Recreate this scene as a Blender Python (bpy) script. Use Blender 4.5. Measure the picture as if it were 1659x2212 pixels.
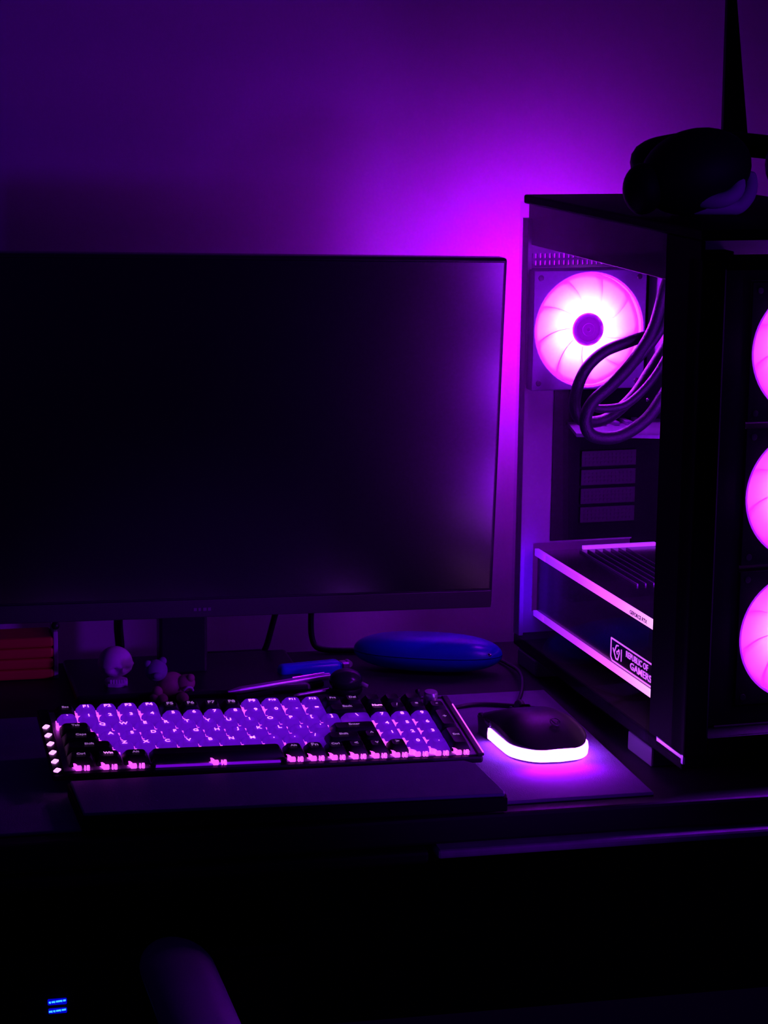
import bpy, bmesh, math, random
from mathutils import Vector, Matrix
random.seed(7)
PI = math.pi
sc = bpy.context.scene
col = sc.collection
for o in list(bpy.data.objects): bpy.data.objects.remove(o)

# ------------------------------------------------------------ camera, world, exposure
# desk top is z = 0, desk and wall run along X, the floor is at z = -0.75
F_PX = 5000.0
PITCH = math.atan(1025 / F_PX); ROLL = 0.012; YAW = math.radians(13.136); HC = 0.63
cy, sy, cp, sp = math.cos(YAW), math.sin(YAW), math.cos(PITCH), math.sin(PITCH)
FW = Vector((sy*cp, cy*cp, -sp)); R0 = Vector((cy, -sy, 0)); U0 = R0.cross(FW)
RT = R0*math.cos(ROLL) + U0*math.sin(ROLL); UP = U0*math.cos(ROLL) - R0*math.sin(ROLL)
cam = bpy.data.cameras.new('camera'); camo = bpy.data.objects.new('camera', cam); col.objects.link(camo)
m = Matrix((RT, UP, -FW)).transposed().to_4x4(); m.translation = (0, 0, HC)
camo.matrix_world = m
cam.sensor_fit = 'VERTICAL'; cam.sensor_height = 36.0; cam.lens = 36.0 * F_PX / 2212.0
cam.clip_start = 0.05
sc.camera = camo
sc.view_settings.view_transform = 'Standard'; sc.view_settings.look = 'None'
sc.view_settings.exposure = 0.0; sc.view_settings.gamma = 1.0; sc.view_settings.use_curve_mapping = False

W = bpy.data.worlds.new('night_room'); sc.world = W; W.use_nodes = True
W.node_tree.nodes['Background'].inputs[0].default_value = (0.14, 0.01, 1.0, 1)
W.node_tree.nodes['Background'].inputs[1].default_value = 0.016

def light(name, kind, loc, energy, color, parent=None, direction=None, size=None, size_y=None, spot=None, blend=.6, radius=None):
    L = bpy.data.lights.new(name, kind); L.energy = energy; L.color = color
    if kind == 'AREA':
        L.size = size
        if size_y: L.shape = 'RECTANGLE'; L.size_y = size_y
        else: L.shape = 'DISK'
    if radius is not None: L.shadow_soft_size = radius
    if kind == 'SPOT': L.spot_size = spot; L.spot_blend = blend
    o = bpy.data.objects.new(name, L); col.objects.link(o); o.location = loc
    if direction is not None: o.rotation_euler = Vector(direction).to_track_quat('-Z', 'Y').to_euler()
    if parent: o.parent = parent
    return o
VIOLET = (0.26, 0.0, 1.0); MAGENTA = (0.42, 0.0, 1.0); INDIGO = (0.22, 0.0, 1.0)
# the room's own soft violet lamp, low and far to the left behind the viewer, lights the wall over the monitor
light('room_lamp_light', 'SPOT', (-0.75, 0.35, 0.10), 17, (0.17, 0.0, 1.0), direction=(0.98, 2.05, 0.53), spot=math.radians(19), blend=1.0, radius=0.10)

# two added fill spots without a visible lamp: one grazes the desk under the monitor from the right, one the top of the tower from the right
light('desk_fill_light', 'SPOT', (1.40, 0.60, 0.33), 34, (0.24, 0.0, 1.0), direction=(-1.15, 1.58, -.30), spot=math.radians(13), blend=1.0, radius=0.06)
light('headset_fill_light', 'SPOT', (1.50, 0.60, 0.55), 13, (0.20, 0.0, 1.0), direction=(-.72, 1.30, -.03), spot=math.radians(9), blend=1.0, radius=0.05)

# ------------------------------------------------------------ materials
def mat(name, color, rough=.5, metal=0, emit=None, strength=0, spec=.5, noise=0.0, nscale=40, bump=0.0, bscale=200, coat=0):
    M = bpy.data.materials.new(name); M.use_nodes = True
    nt = M.node_tree; b = nt.nodes['Principled BSDF']
    b.inputs['Base Color'].default_value = (*color, 1)
    b.inputs['Roughness'].default_value = rough; b.inputs['Metallic'].default_value = metal
    b.inputs['Specular IOR Level'].default_value = spec
    b.inputs['Coat Weight'].default_value = coat
    if emit:
        b.inputs['Emission Color'].default_value = (*emit, 1); b.inputs['Emission Strength'].default_value = strength
    tc = nt.nodes.new('ShaderNodeTexCoord')
    if noise:
        n = nt.nodes.new('ShaderNodeTexNoise'); n.inputs['Scale'].default_value = nscale; n.inputs['Detail'].default_value = 4
        nt.links.new(tc.outputs['Object'], n.inputs['Vector'])
        r = nt.nodes.new('ShaderNodeMapRange'); r.inputs['To Min'].default_value = 1-noise; r.inputs['To Max'].default_value = 1+noise
        nt.links.new(n.outputs['Fac'], r.inputs['Value'])
        mx = nt.nodes.new('ShaderNodeVectorMath'); mx.operation = 'SCALE'
        mx.inputs[0].default_value = color
        nt.links.new(r.outputs['Result'], mx.inputs['Scale'])
        nt.links.new(mx.outputs['Vector'], b.inputs['Base Color'])
    if bump:
        n2 = nt.nodes.new('ShaderNodeTexNoise'); n2.inputs['Scale'].default_value = bscale
        nt.links.new(tc.outputs['Object'], n2.inputs['Vector'])
        bp = nt.nodes.new('ShaderNodeBump'); bp.inputs['Strength'].default_value = bump; bp.inputs['Distance'].default_value = .001
        nt.links.new(n2.outputs['Fac'], bp.inputs['Height']); nt.links.new(bp.outputs['Normal'], b.inputs['Normal'])
    return M

def glass_mat(name, tint, fac):
    M = bpy.data.materials.new(name); M.use_nodes = True; nt = M.node_tree; nt.nodes.clear()
    out = nt.nodes.new('ShaderNodeOutputMaterial'); mx = nt.nodes.new('ShaderNodeMixShader')
    t = nt.nodes.new('ShaderNodeBsdfTransparent'); t.inputs['Color'].default_value = (*tint, 1)
    g = nt.nodes.new('ShaderNodeBsdfGlossy'); g.inputs['Roughness'].default_value = .03
    lw = nt.nodes.new('ShaderNodeLayerWeight'); lw.inputs['Blend'].default_value = .5
    pw = nt.nodes.new('ShaderNodeMath'); pw.operation = 'POWER'; pw.inputs[1].default_value = 5
    f = nt.nodes.new('ShaderNodeMath'); f.operation = 'MULTIPLY_ADD'; f.inputs[1].default_value = fac; f.inputs[2].default_value = .01
    nt.links.new(lw.outputs['Facing'], pw.inputs[0]); nt.links.new(pw.outputs[0], f.inputs[0])
    nt.links.new(f.outputs[0], mx.inputs[0]); nt.links.new(t.outputs[0], mx.inputs[1]); nt.links.new(g.outputs[0], mx.inputs[2])
    nt.links.new(mx.outputs[0], out.inputs[0])
    return M

def milky_mat(name, color, trans=.6, emit=None, strength=0):
    M = bpy.data.materials.new(name); M.use_nodes = True; nt = M.node_tree; nt.nodes.clear()
    out = nt.nodes.new('ShaderNodeOutputMaterial'); mx = nt.nodes.new('ShaderNodeMixShader'); mx.inputs[0].default_value = trans
    d = nt.nodes.new('ShaderNodeBsdfDiffuse'); d.inputs['Color'].default_value = (*color, 1)
    t = nt.nodes.new('ShaderNodeBsdfTranslucent'); t.inputs['Color'].default_value = (*color, 1)
    nt.links.new(d.outputs[0], mx.inputs[1]); nt.links.new(t.outputs[0], mx.inputs[2])
    last = mx
    if emit:
        a = nt.nodes.new('ShaderNodeAddShader'); e = nt.nodes.new('ShaderNodeEmission')
        e.inputs['Color'].default_value = (*emit, 1); e.inputs['Strength'].default_value = strength
        nt.links.new(mx.outputs[0], a.inputs[0]); nt.links.new(e.outputs[0], a.inputs[1]); last = a
    nt.links.new(last.outputs[0], out.inputs[0])
    return M

M_wall = mat('matte_wall_paint', (.52, .50, .52), .9, noise=.04, nscale=3, bump=.15, bscale=300, spec=.1)
M_floor = mat('dark_floor', (.03, .03, .035), .7, noise=.2, nscale=6)
M_desk = mat('black_wood_desk', (.020, .016, .022), .6, noise=.3, nscale=18, bump=.1, bscale=120, spec=.35)
M_edge = mat('lit_desk_edge', (.55, .48, .6), .5, noise=.4, nscale=60)  # paler than the desk wood, painting in the light the edge catches
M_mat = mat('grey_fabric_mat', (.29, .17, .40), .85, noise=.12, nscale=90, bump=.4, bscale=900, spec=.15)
M_blk = mat('black_plastic', (.012, .012, .015), .38, noise=.1, bump=.1, bscale=600)
M_blkm = mat('matte_black_plastic', (.010, .010, .012), .7, noise=.1, spec=.2)
M_void = mat('black_coated_steel', (.006, .0055, .007), .75, spec=.08, noise=.1)
M_steel = mat('painted_case_steel', (.30, .28, .32), .5, noise=.06, nscale=30)
M_steeld = mat('dark_case_steel', (.03, .028, .035), .5, noise=.06, nscale=30)
M_screen = mat('unlit_satin_screen', (.003, .003, .005), .24, noise=.1, nscale=5)
M_screen.node_tree.nodes['Principled BSDF'].inputs['IOR'].default_value = 1.85
M_rest = mat('soft_rest_cushion', (.19, .17, .36), .6, noise=.1, nscale=40, bump=.2, bscale=700, spec=.3)
M_rubber = mat('black_rubber_cable', (.02, .018, .022), .42, spec=.5)
M_tube = mat('sleeved_tube', (.018, .015, .026), .42, spec=.35, bump=.5, bscale=900)
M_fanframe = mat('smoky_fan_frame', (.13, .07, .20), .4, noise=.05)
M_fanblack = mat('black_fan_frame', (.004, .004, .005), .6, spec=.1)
M_fanblade = milky_mat('milky_fan_blade', (.9, .88, .95), .55, (.60, .01, 1.0), .6)
M_fanring = milky_mat('clear_fan_ring', (.8, .75, .9), .5, (.42, .0, 1.0), .55)
M_hub = mat('fan_hub', (.03, .01, .04), .45, emit=(.45, .0, 1.0), strength=.42)
M_hubled = mat('fan_led_ring', (1, 1, 1), .4, emit=(.75, .20, 1.0), strength=9)
M_gpustrip = mat('lit_acrylic_strip', (.8, .7, .9), .3, emit=(.70, .085, 1.0), strength=2.4)
M_gpustrip2 = mat('lit_acrylic_strip_dim', (.8, .7, .9), .3, emit=(.45, .035, 1.0), strength=1.1)
M_gpu = mat('gpu_shroud_black', (.016, .014, .018), .22, noise=.1)
M_etch = mat('lit_badge_print', (.8, .7, .9), .4, emit=(.62, .10, 1.0), strength=1.5)
M_ledpink = mat('pink_led', (1, .8, 1), .4, emit=(.85, .25, 1.0), strength=2.2)
M_led = mat('key_led', (1, .8, 1), .4, emit=(.50, .03, 1.0), strength=2.1)
M_ledspot = mat('led_and_spill_glow', (1, .8, 1), .4, emit=(.78, .065, .95), strength=1.7)
M_legend = mat('lit_key_legend', (1, .8, 1), .4, emit=(.80, .20, 1.0), strength=1.9)
M_legendd = mat('dim_key_legend', (.8, .7, .8), .4, emit=(.42, .16, .62), strength=.55)
M_keyclear = milky_mat('translucent_purple_keycap', (.30, .10, .64), .7, (.12, .0, 1.0), .05)
M_keyblack = mat('black_keycap', (.010, .009, .012), .5)
M_plateglow = mat('violet_plate_glow', (.5, .4, .6), .4, emit=(.26, .0, 1.0), strength=.55)
M_plate = mat('keyboard_plate', (.35, .3, .4), .35, metal=.3, noise=.1)
M_mousestrip = mat('mouse_light_strip', (1, 1, 1), .4, emit=(.36, .055, 1.0), strength=18)
M_mouse = mat('mouse_shell', (.020, .018, .024), .38, noise=.1, spec=.5)
M_logo = mat('faint_mouse_logo', (.10, .09, .11), .3)
M_red = mat('red_plastic', (.70, .0, .05), .30, noise=.1, spec=.6)
M_pale = mat('pale_plastic', (.60, .58, .62), .5, noise=.05)
M_bone = mat('pale_resin', (.88, .86, .88), .55, noise=.12, nscale=60)
M_toyA = mat('dark_blue_grey_toy', (.26, .24, .36), .6, noise=.3, nscale=120)
M_toyB = mat('reddish_toy', (.40, .18, .20), .6, noise=.4, nscale=120)
M_blue = mat('blue_hard_case', (.012, .015, .62), .28, noise=.05, spec=.5)
M_bluelit = mat('translucent_blue_plastic', (.03, .03, .95), .25, noise=.05)
M_chrome = mat('chrome', (.8, .78, .82), .15, metal=1)
M_silver = mat('brushed_silver', (.75, .73, .78), .3, metal=.8)
M_foam = mat('black_ear_cushion', (.03, .028, .035), .55, bump=.3, bscale=500)
M_headset = mat('black_headset_plastic', (.006, .008, .010), .6, spec=.2)
M_grey = mat('grey_cushion', (.5, .46, .6), .6, bump=.2, bscale=400)
M_chair = mat('chair_arm_pad', (.28, .26, .33), .45, noise=.1)
M_brown = mat('dark_reddish_cabinet', (.05, .018, .016), .6, noise=.2, nscale=20)
M_bluedisp = mat('blue_lit_display', (.2, .3, 1), .4, emit=(.02, .22, 1.0), strength=3.0)
M_bluehalo = mat('blue_display_window', (.02, .02, .2), .4, emit=(.0, .0, 1.0), strength=.55)
M_sideglass = glass_mat('tempered_side_glass', (.93, .91, .95), .30)
M_frontglass = glass_mat('front_glass', (.96, .95, .97), .3)

# ------------------------------------------------------------ mesh helpers
class MB:
    def __init__(s): s.bm = bmesh.new()
    def _xf(s, verts, M):
        if M is not None: bmesh.ops.transform(s.bm, matrix=M, verts=verts)
        return s
    def box(s, x0, x1, y0, y1, z0, z1, bev=0, M=None, seg=2):
        vs = [s.bm.verts.new(p) for p in ((x0,y0,z0),(x1,y0,z0),(x1,y1,z0),(x0,y1,z0),(x0,y0,z1),(x1,y0,z1),(x1,y1,z1),(x0,y1,z1))]
        fs = [s.bm.faces.new([vs[i] for i in f]) for f in ((0,3,2,1),(4,5,6,7),(0,1,5,4),(1,2,6,5),(2,3,7,6),(3,0,4,7))]
        if bev:
            es = set(e for f in fs for e in f.edges)
            r = bmesh.ops.bevel(s.bm, geom=list(es), offset=bev, segments=seg, affect='EDGES', profile=.5)
            vs = list({v for f in r['faces'] for v in f.verts} | {v for v in vs if v.is_valid})
        return s._xf(vs, M)
    def prism(s, poly, z0, z1, M=None):          # poly in xy, extruded along z
        a = [s.bm.verts.new((x, y, z0)) for x, y in poly]; b = [s.bm.verts.new((x, y, z1)) for x, y in poly]
        n = len(poly); s.bm.faces.new(a[::-1]); s.bm.faces.new(b)
        for i in range(n): s.bm.faces.new((a[i], a[(i+1) % n], b[(i+1) % n], b[i]))
        return s._xf(a+b, M)
    def lathe(s, prof, M=None, n=40, cap=True):  # prof [(r, z)] round z
        rings = []; allv = []
        for r, z in prof:
            if r < 1e-6: v = s.bm.verts.new((0, 0, z)); rings.append([v]*n); allv.append(v)
            else:
                ring = [s.bm.verts.new((r*math.cos(2*PI*i/n), r*math.sin(2*PI*i/n), z)) for i in range(n)]
                rings.append(ring); allv += ring
        for a, b in zip(rings, rings[1:]):
            for i in range(n):
                j = (i+1) % n
                q = []
                for v in (a[i], a[j], b[j], b[i]):
                    if v not in q: q.append(v)
                if len(q) > 2: s.bm.faces.new(q)
        if cap:
            if prof[0][0] > 1e-6: s.bm.faces.new(rings[0][::-1])
            if prof[-1][0] > 1e-6: s.bm.faces.new(rings[-1])
        return s._xf(allv, M)
    def ball(s, c, r, M=None, nu=28, nv=16):
        rx, ry, rz = r if isinstance(r, (tuple, list)) else (r, r, r)
        prof = [(math.sin(PI*k/nv), -math.cos(PI*k/nv)) for k in range(nv+1)]
        prof[0] = (0, -1); prof[-1] = (0, 1)
        X = Matrix.Translation(c) @ Matrix.Diagonal((rx, ry, rz, 1))
        return s.lathe(prof, (M @ X) if M is not None else X, nu, cap=False)
    def tube(s, pts, r, n=12, M=None, sub=6, cap=True):
        P = spline(pts, sub); rr = r if isinstance(r, (list, tuple)) else None
        rings = []; allv = []; up = Vector((.13, .27, .95)).normalized()
        for i, p in enumerate(P):
            t = (P[min(i+1, len(P)-1)] - P[max(i-1, 0)]).normalized()
            a = t.cross(up)
            if a.length < .05: a = t.cross(Vector((1, 0, 0)))
            a.normalize(); b = a.cross(t).normalized()
            rad = r if rr is None else rr[0] + (rr[1]-rr[0])*i/(len(P)-1)
            ring = [s.bm.verts.new(p + a*rad*math.cos(2*PI*k/n) + b*rad*math.sin(2*PI*k/n)) for k in range(n)]
            rings.append(ring); allv += ring
        for a, b in zip(rings, rings[1:]):
            for i in range(n): s.bm.faces.new((a[i], a[(i+1) % n], b[(i+1) % n], b[i]))
        if cap: s.bm.faces.new(rings[0][::-1]); s.bm.faces.new(rings[-1])
        return s._xf(allv, M)
    def holeplate(s, x0, x1, z0, z1, cx, cz, r, y0, y1, n=64):   # rectangle in xz with a round hole, thickness y0..y1
        ring = []; outer = []
        for i in range(n):
            a = 2*PI*i/n; c, q = math.cos(a), math.sin(a)
            tx = ((x1-cx)/c if c > 0 else (x0-cx)/c) if abs(c) > 1e-9 else 1e9
            tz = ((z1-cz)/q if q > 0 else (z0-cz)/q) if abs(q) > 1e-9 else 1e9
            t = min(tx, tz); ring.append((cx+r*c, cz+r*q)); outer.append((cx+t*c, cz+t*q))
        for X, Z in ((x0,z0),(x1,z0),(x1,z1),(x0,z1)):     # snap nearest outer point to each corner
            k = min(range(n), key=lambda i: (outer[i][0]-X)**2+(outer[i][1]-Z)**2); outer[k] = (X, Z)
        V = {}
        for nm, L in (('r', ring), ('o', outer)):
            for y in (y0, y1): V[nm, y] = [s.bm.verts.new((x, y, z)) for x, z in L]
        for i in range(n):
            j = (i+1) % n
            s.bm.faces.new((V['o', y0][i], V['o', y0][j], V['r', y0][j], V['r', y0][i]))
            s.bm.faces.new((V['r', y1][i], V['r', y1][j], V['o', y1][j], V['o', y1][i]))
            s.bm.faces.new((V['r', y0][i], V['r', y0][j], V['r', y1][j], V['r', y1][i]))
            s.bm.faces.new((V['o', y0][j], V['o', y0][i], V['o', y1][i], V['o', y1][j]))
        return s
    def build(s, name, material, parent=None, smooth=False, M=None, bevel=0, subsurf=0):
        bmesh.ops.recalc_face_normals(s.bm, faces=s.bm.faces)
        me = bpy.data.meshes.new(name); s.bm.to_mesh(me); s.bm.free()
        me.materials.append(material)
        o = bpy.data.objects.new(name, me); col.objects.link(o)
        if smooth:
            for p in me.polygons: p.use_smooth = True
            if smooth == 'auto': me.set_sharp_from_angle(angle=math.radians(40))
        if parent: o.parent = parent
        if M is not None: o.matrix_local = M
        if bevel:
            b = o.modifiers.new('bevel', 'BEVEL'); b.width = bevel; b.segments = 3; b.limit_method = 'ANGLE'
        if subsurf:
            b = o.modifiers.new('sub', 'SUBSURF'); b.levels = subsurf; b.render_levels = subsurf
        return o

def spline(pts, sub=6):
    P = [Vector(p) for p in pts]
    if len(P) < 3: return P
    Q = [P[0]*2-P[1]] + P + [P[-1]*2-P[-2]]; out = []
    for i in range(1, len(Q)-2):
        p0, p1, p2, p3 = Q[i-1:i+3]
        for k in range(sub):
            t = k/sub
            out.append(.5*((2*p1)+(p2-p0)*t+(2*p0-5*p1+4*p2-p3)*t*t+(3*p1-p0-3*p2+p3)*t**3))
    out.append(P[-1]); return out

def tag(o, label=None, cat=None, group=None, kind=None):
    if label: o['label'] = label
    if cat: o['category'] = cat
    if group: o['group'] = group
    if kind: o['kind'] = kind
    return o
def empty(name, loc, rz=0, **k):
    o = bpy.data.objects.new(name, None); col.objects.link(o); o.location = loc; o.rotation_euler = (0, 0, rz)
    o.empty_display_size = .05
    return tag(o, **k)
def text_mesh(body, size, extr=.0001):
    cu = bpy.data.curves.new('t', 'FONT'); cu.body = body; cu.size = size; cu.align_x = 'CENTER'; cu.align_y = 'CENTER'
    cu.extrude = extr; cu.resolution_u = 3; cu.offset = size*.018
    o = bpy.data.objects.new('t', cu); col.objects.link(o)
    bpy.context.view_layer.update()
    dg = bpy.context.evaluated_depsgraph_get()
    me = bpy.data.meshes.new_from_object(o.evaluated_get(dg))
    bpy.data.objects.remove(o); bpy.data.curves.remove(cu)
    return me
def mesh_obj(name, me, material, parent, M):
    me.materials.clear(); me.materials.append(material)
    o = bpy.data.objects.new(name, me); col.objects.link(o); o.parent = parent; o.matrix_local = M
    return o

# ------------------------------------------------------------ the setting
WALL_Y = 2.40
tag(MB().box(-1.3, 2.4, WALL_Y, WALL_Y+.1, -.75, 1.75).build('wall_back', M_wall), kind='structure')
tag(MB().box(-1.3, 2.4, -1.2, WALL_Y+.1, -.80, -.75).build('floor', M_floor), kind='structure')
tag(MB().box(-1.3, 2.4, WALL_Y-.015, WALL_Y, -.75, -.67, .003).build('baseboard_back', M_blkm), kind='structure')

# desk
D = empty('desk', (.45, 2.03, -.75), label='long black wooden desk carrying the monitor, keyboard and computer tower', cat='desk')
def dpart(mb, name, m, **k): return mb.build(name, m, D, M=Matrix.Translation((-.45, -2.03, .75)), **k)
dpart(MB().box(-.55, 1.35, 1.762, 2.302, -.024, 0, .003), 'tabletop', M_desk)
dpart(MB().box(-.55, .452, 1.757, 1.775, -.038, -.027, .003), 'front_rail', M_desk)
r = dpart(MB().box(.458, 1.35, 1.752, 1.775, -.033, -.0255, .0025), 'front_rail', M_edge); r['label'] = 'edge strip of the desk, painted paler to look lit'
for x in (-.5, 1.25):
    for y in (1.80, 2.24): dpart(MB().box(x, x+.05, y, y+.05, -.75, -.024, .003), 'leg', M_desk)
dpart(MB().box(-.45, 1.25, 2.255, 2.275, -.40, -.024, .002), 'back_panel', M_desk)

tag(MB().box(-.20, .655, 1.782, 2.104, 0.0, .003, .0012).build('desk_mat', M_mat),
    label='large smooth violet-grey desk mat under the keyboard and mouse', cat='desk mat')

# ------------------------------------------------------------ monitor
def Rx(a): return Matrix.Rotation(a, 4, 'X')
def Ry(a): return Matrix.Rotation(a, 4, 'Y')
def Rz(a): return Matrix.Rotation(a, 4, 'Z')
T = Matrix.Translation
MO = empty('monitor', (.32, 2.20, 0), label='wide black monitor, switched off, on a central stand', cat='monitor')
# panel right-top corner (.613,2.12,.426), right-bottom (.606,2.12,.086); slightly rolled
PM = T((.626-.32, 2.165-2.20, .4217)) @ Rz(math.radians(3.5)) @ Ry(math.radians(1.45))
MB().box(-.585, 0, 0.0, .022, -.349, 0, .003).build('bezel', M_blk, MO, M=PM)
MB().box(-.580, -.004, -.0012, .0005, -.329, -.004, .0005).build('screen', M_screen, MO, M=PM)
MB().box(-.583, -.002, -.0022, .001, -.348, -.3305, .0008).build('chin', mat('grey_chin', (.03, .028, .035), .45, noise=.1), MO, M=PM)
MB().box(-.45, -.14, .020, .032, -.30, -.06, .012).build('rear_housing', M_blkm, MO, M=PM)
lg = MB()
for k, w in enumerate((.003, .0024, .0034, .003)): lg.box(-.3045+k*.0046, -.3045+k*.0046+w, -.0027, -.0021, -.3415, -.3385)
lg.build('chin_logo', mat('faint_grey_print', (.16, .15, .18), .4), MO, M=PM)
MB().box(-.0305, .0175, .012, .036, .006, .26, .003).build('stand_column', M_blk, MO)
MB().box(-.12, .11, -.055, .085, 0, .008, .0035).build('stand_base', M_blk, MO)
# ------------------------------------------------------------ computer tower
PCA = math.radians(3.17)
PC = empty('computer_tower', (.682, 1.79, 0), PCA, label='black glass-sided computer tower glowing magenta inside, right of the monitor', cat='computer')
TW, TD, TH = .240, .436, .479
def pc(mb, name, m, **k): return mb.build(name, m, PC, **k)
# shell
pc(MB().box(0, TW, 0, TD, .470, TH, .002), 'top_panel', M_void)
pc(MB().box(.004, TW, .074, TD-.005, .430, .470, .001), 'top_bracket', M_steeld)
pc(MB().box(0, TW, .0, TD, .018, .030, .002), 'base_panel', M_void)
pc(MB().box(TW-.004, TW, 0, TD, .03, .456), 'right_panel', M_void)
pc(MB().box(0, .0035, 0, .074, .030, .470, .001), 'side_bezel', M_void)
pc(MB().box(.003, .055, .056, .074, .030, .456, .001), 'fan_bracket', M_void)
glint = pc(MB().prism([(0, -.002), (.002, -.002), (.002, .056), (0, .056)], .024, .032), 'base_glint', M_silver)  # silver strip added as the bright reflection at the bezel foot
M_foot = mat('grey_case_foot', (.16, .15, .18), .45)
for x in (.012, TW-.05):
    for y in (.066, TD-.07): pc(MB().box(x-.012, x+.04, y, y+.056, 0, .018, .002), 'foot', M_foot)
# rear panel with a round fan grill and pierced strips
rp = MB(); FX, FZ = .0620, .3460
rp.holeplate(.006, .126, .286, .406, FX, FZ, .056, TD-.004, TD)
rp.box(0, .006, TD-.004, TD, .03, .456).box(.006, .126, TD-.004, TD, .124, .286)
rp.box(.006, .126, TD-.004, TD, .03, .052)
for z0, z1 in ((.4065, .4085), (.4135, .4155), (.4205, .456)): rp.box(.006, .126, TD-.004, TD, z0, z1)
for k in range(24): rp.box(.010+k*.005, .0125+k*.005, TD-.004, TD, .4085, .4205)
rp.box(.006, .018, TD-.004, TD, .052, .124)
rpo = pc(rp, 'rear_panel', M_steel)
pc(MB().box(.126, TW, TD-.004, TD, .03, .456), 'rear_panel', M_void)
pc(MB().box(0, .005, TD-.016, TD-.004, .030, .456, .001), 'rear_post', M_steel)
gr = MB()
for q in (.014, .026, .038, .050):
    gr.tube([(FX+q*math.cos(a*PI/16), TD+.001, FZ+q*math.sin(a*PI/16)) for a in range(33)], .0007, n=6, sub=2, cap=False)
for a in range(4):
    c, s_ = math.cos(a*PI/4+.4), math.sin(a*PI/4+.4)
    gr.tube([(FX-.055*c, TD+.002, FZ-.055*s_), (FX+.055*c, TD+.002, FZ+.055*s_)], .0008, n=6)
pc(gr, 'fan_grill', M_chrome)
gl = pc(MB().box(-.003, -.0002, .074, TD, .020, .472), 'side_glass', M_sideglass)
# dark rear compartment, slot covers
pc(MB().box(.036, .126, TD-.0062, TD-.0042, .126, .284), 'port_shroud', M_void)
M_slot = mat('slot_cover_steel', (.011, .010, .014), .6)
for k in range(4):
    sl = MB(); z = .144+k*.0195
    sl.box(.066, .126, TD-.010, TD-.0065, z, z+.0165, .0006)
    for i in range(13):
        for j in range(3): sl.box(.070+i*.0042, .0722+i*.0042, TD-.0106, TD-.0098, z+.003+j*.0042, z+.0052+j*.0042)
    pc(sl, 'slot_cover', M_slot)
# motherboard and its heatsinks
mbd = pc(MB().box(.196, .200, .12, TD-.02, .05, .40), 'motherboard', M_steeld)
h = MB()
h.box(.134, .139, .376, .428, .305, .404, .001)
for k in range(6): h.box(.1395+k*.004, .1415+k*.004, .372, .428, .305, .404)
pc(h, 'heatsink', mat('heatsink_metal', (.45, .42, .5), .3, metal=.5))
v = MB(); v.prism([(.034, .36), (.12, .33), (.15, .38), (.15, .428), (.05, .428)], .246, .2495)
for k in range(5): v.box(.06+k*.014, .066+k*.014, .395, .42, .2495, .2535, .0006)
pc(v, 'port_cover', mat('port_cover_metal', (.20, .18, .25), .35, metal=.3))
for k, (x, z) in enumerate(((.098, .285), (.052, .2445), (.057, .2435), (.063, .2425))):
    pc(MB().lathe([(0, 0), (.0018, 0), (.0016, .0012), (0, .0015)], T((x, .335 if k == 0 else .35, z)) @ Rx(PI/2)), 'screw', M_chrome, smooth=True)
# tubes and cables looping over the fan
def X3(L, y0, y1): n = len(L)-1; return [(x, y0+(y1-y0)*i/n, z) for i, (x, z) in enumerate(L)]
pc(MB().tube(X3([(.125, .425), (.112, .395), (.100, .355), (.080, .325), (.058, .303), (.036, .285), (.029, .267), (.037, .253), (.063, .252), (.090, .268), (.107, .292), (.125, .325)], .335, .315), .0062, n=14), 'coolant_tube', M_tube, smooth=True)
pc(MB().tube(X3([(.135, .372), (.112, .350), (.085, .341), (.058, .331), (.040, .315), (.031, .294), (.030, .275), (.040, .262), (.065, .264), (.092, .285), (.110, .310), (.13, .34)], .350, .360), .0058, n=14), 'coolant_tube', M_tube, smooth=True)
pc(MB().tube(X3([(.126, .35), (.110, .318), (.094, .296), (.074, .280), (.050, .277), (.040, .281)], .330, .340), .0042, n=12), 'power_cable', M_tube, smooth=True)
pc(MB().tube(X3([(.13, .41), (.116, .380), (.105, .352), (.088, .330), (.066, .308)], .325, .330), .0040, n=12), 'power_cable', M_tube, smooth=True)

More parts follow.
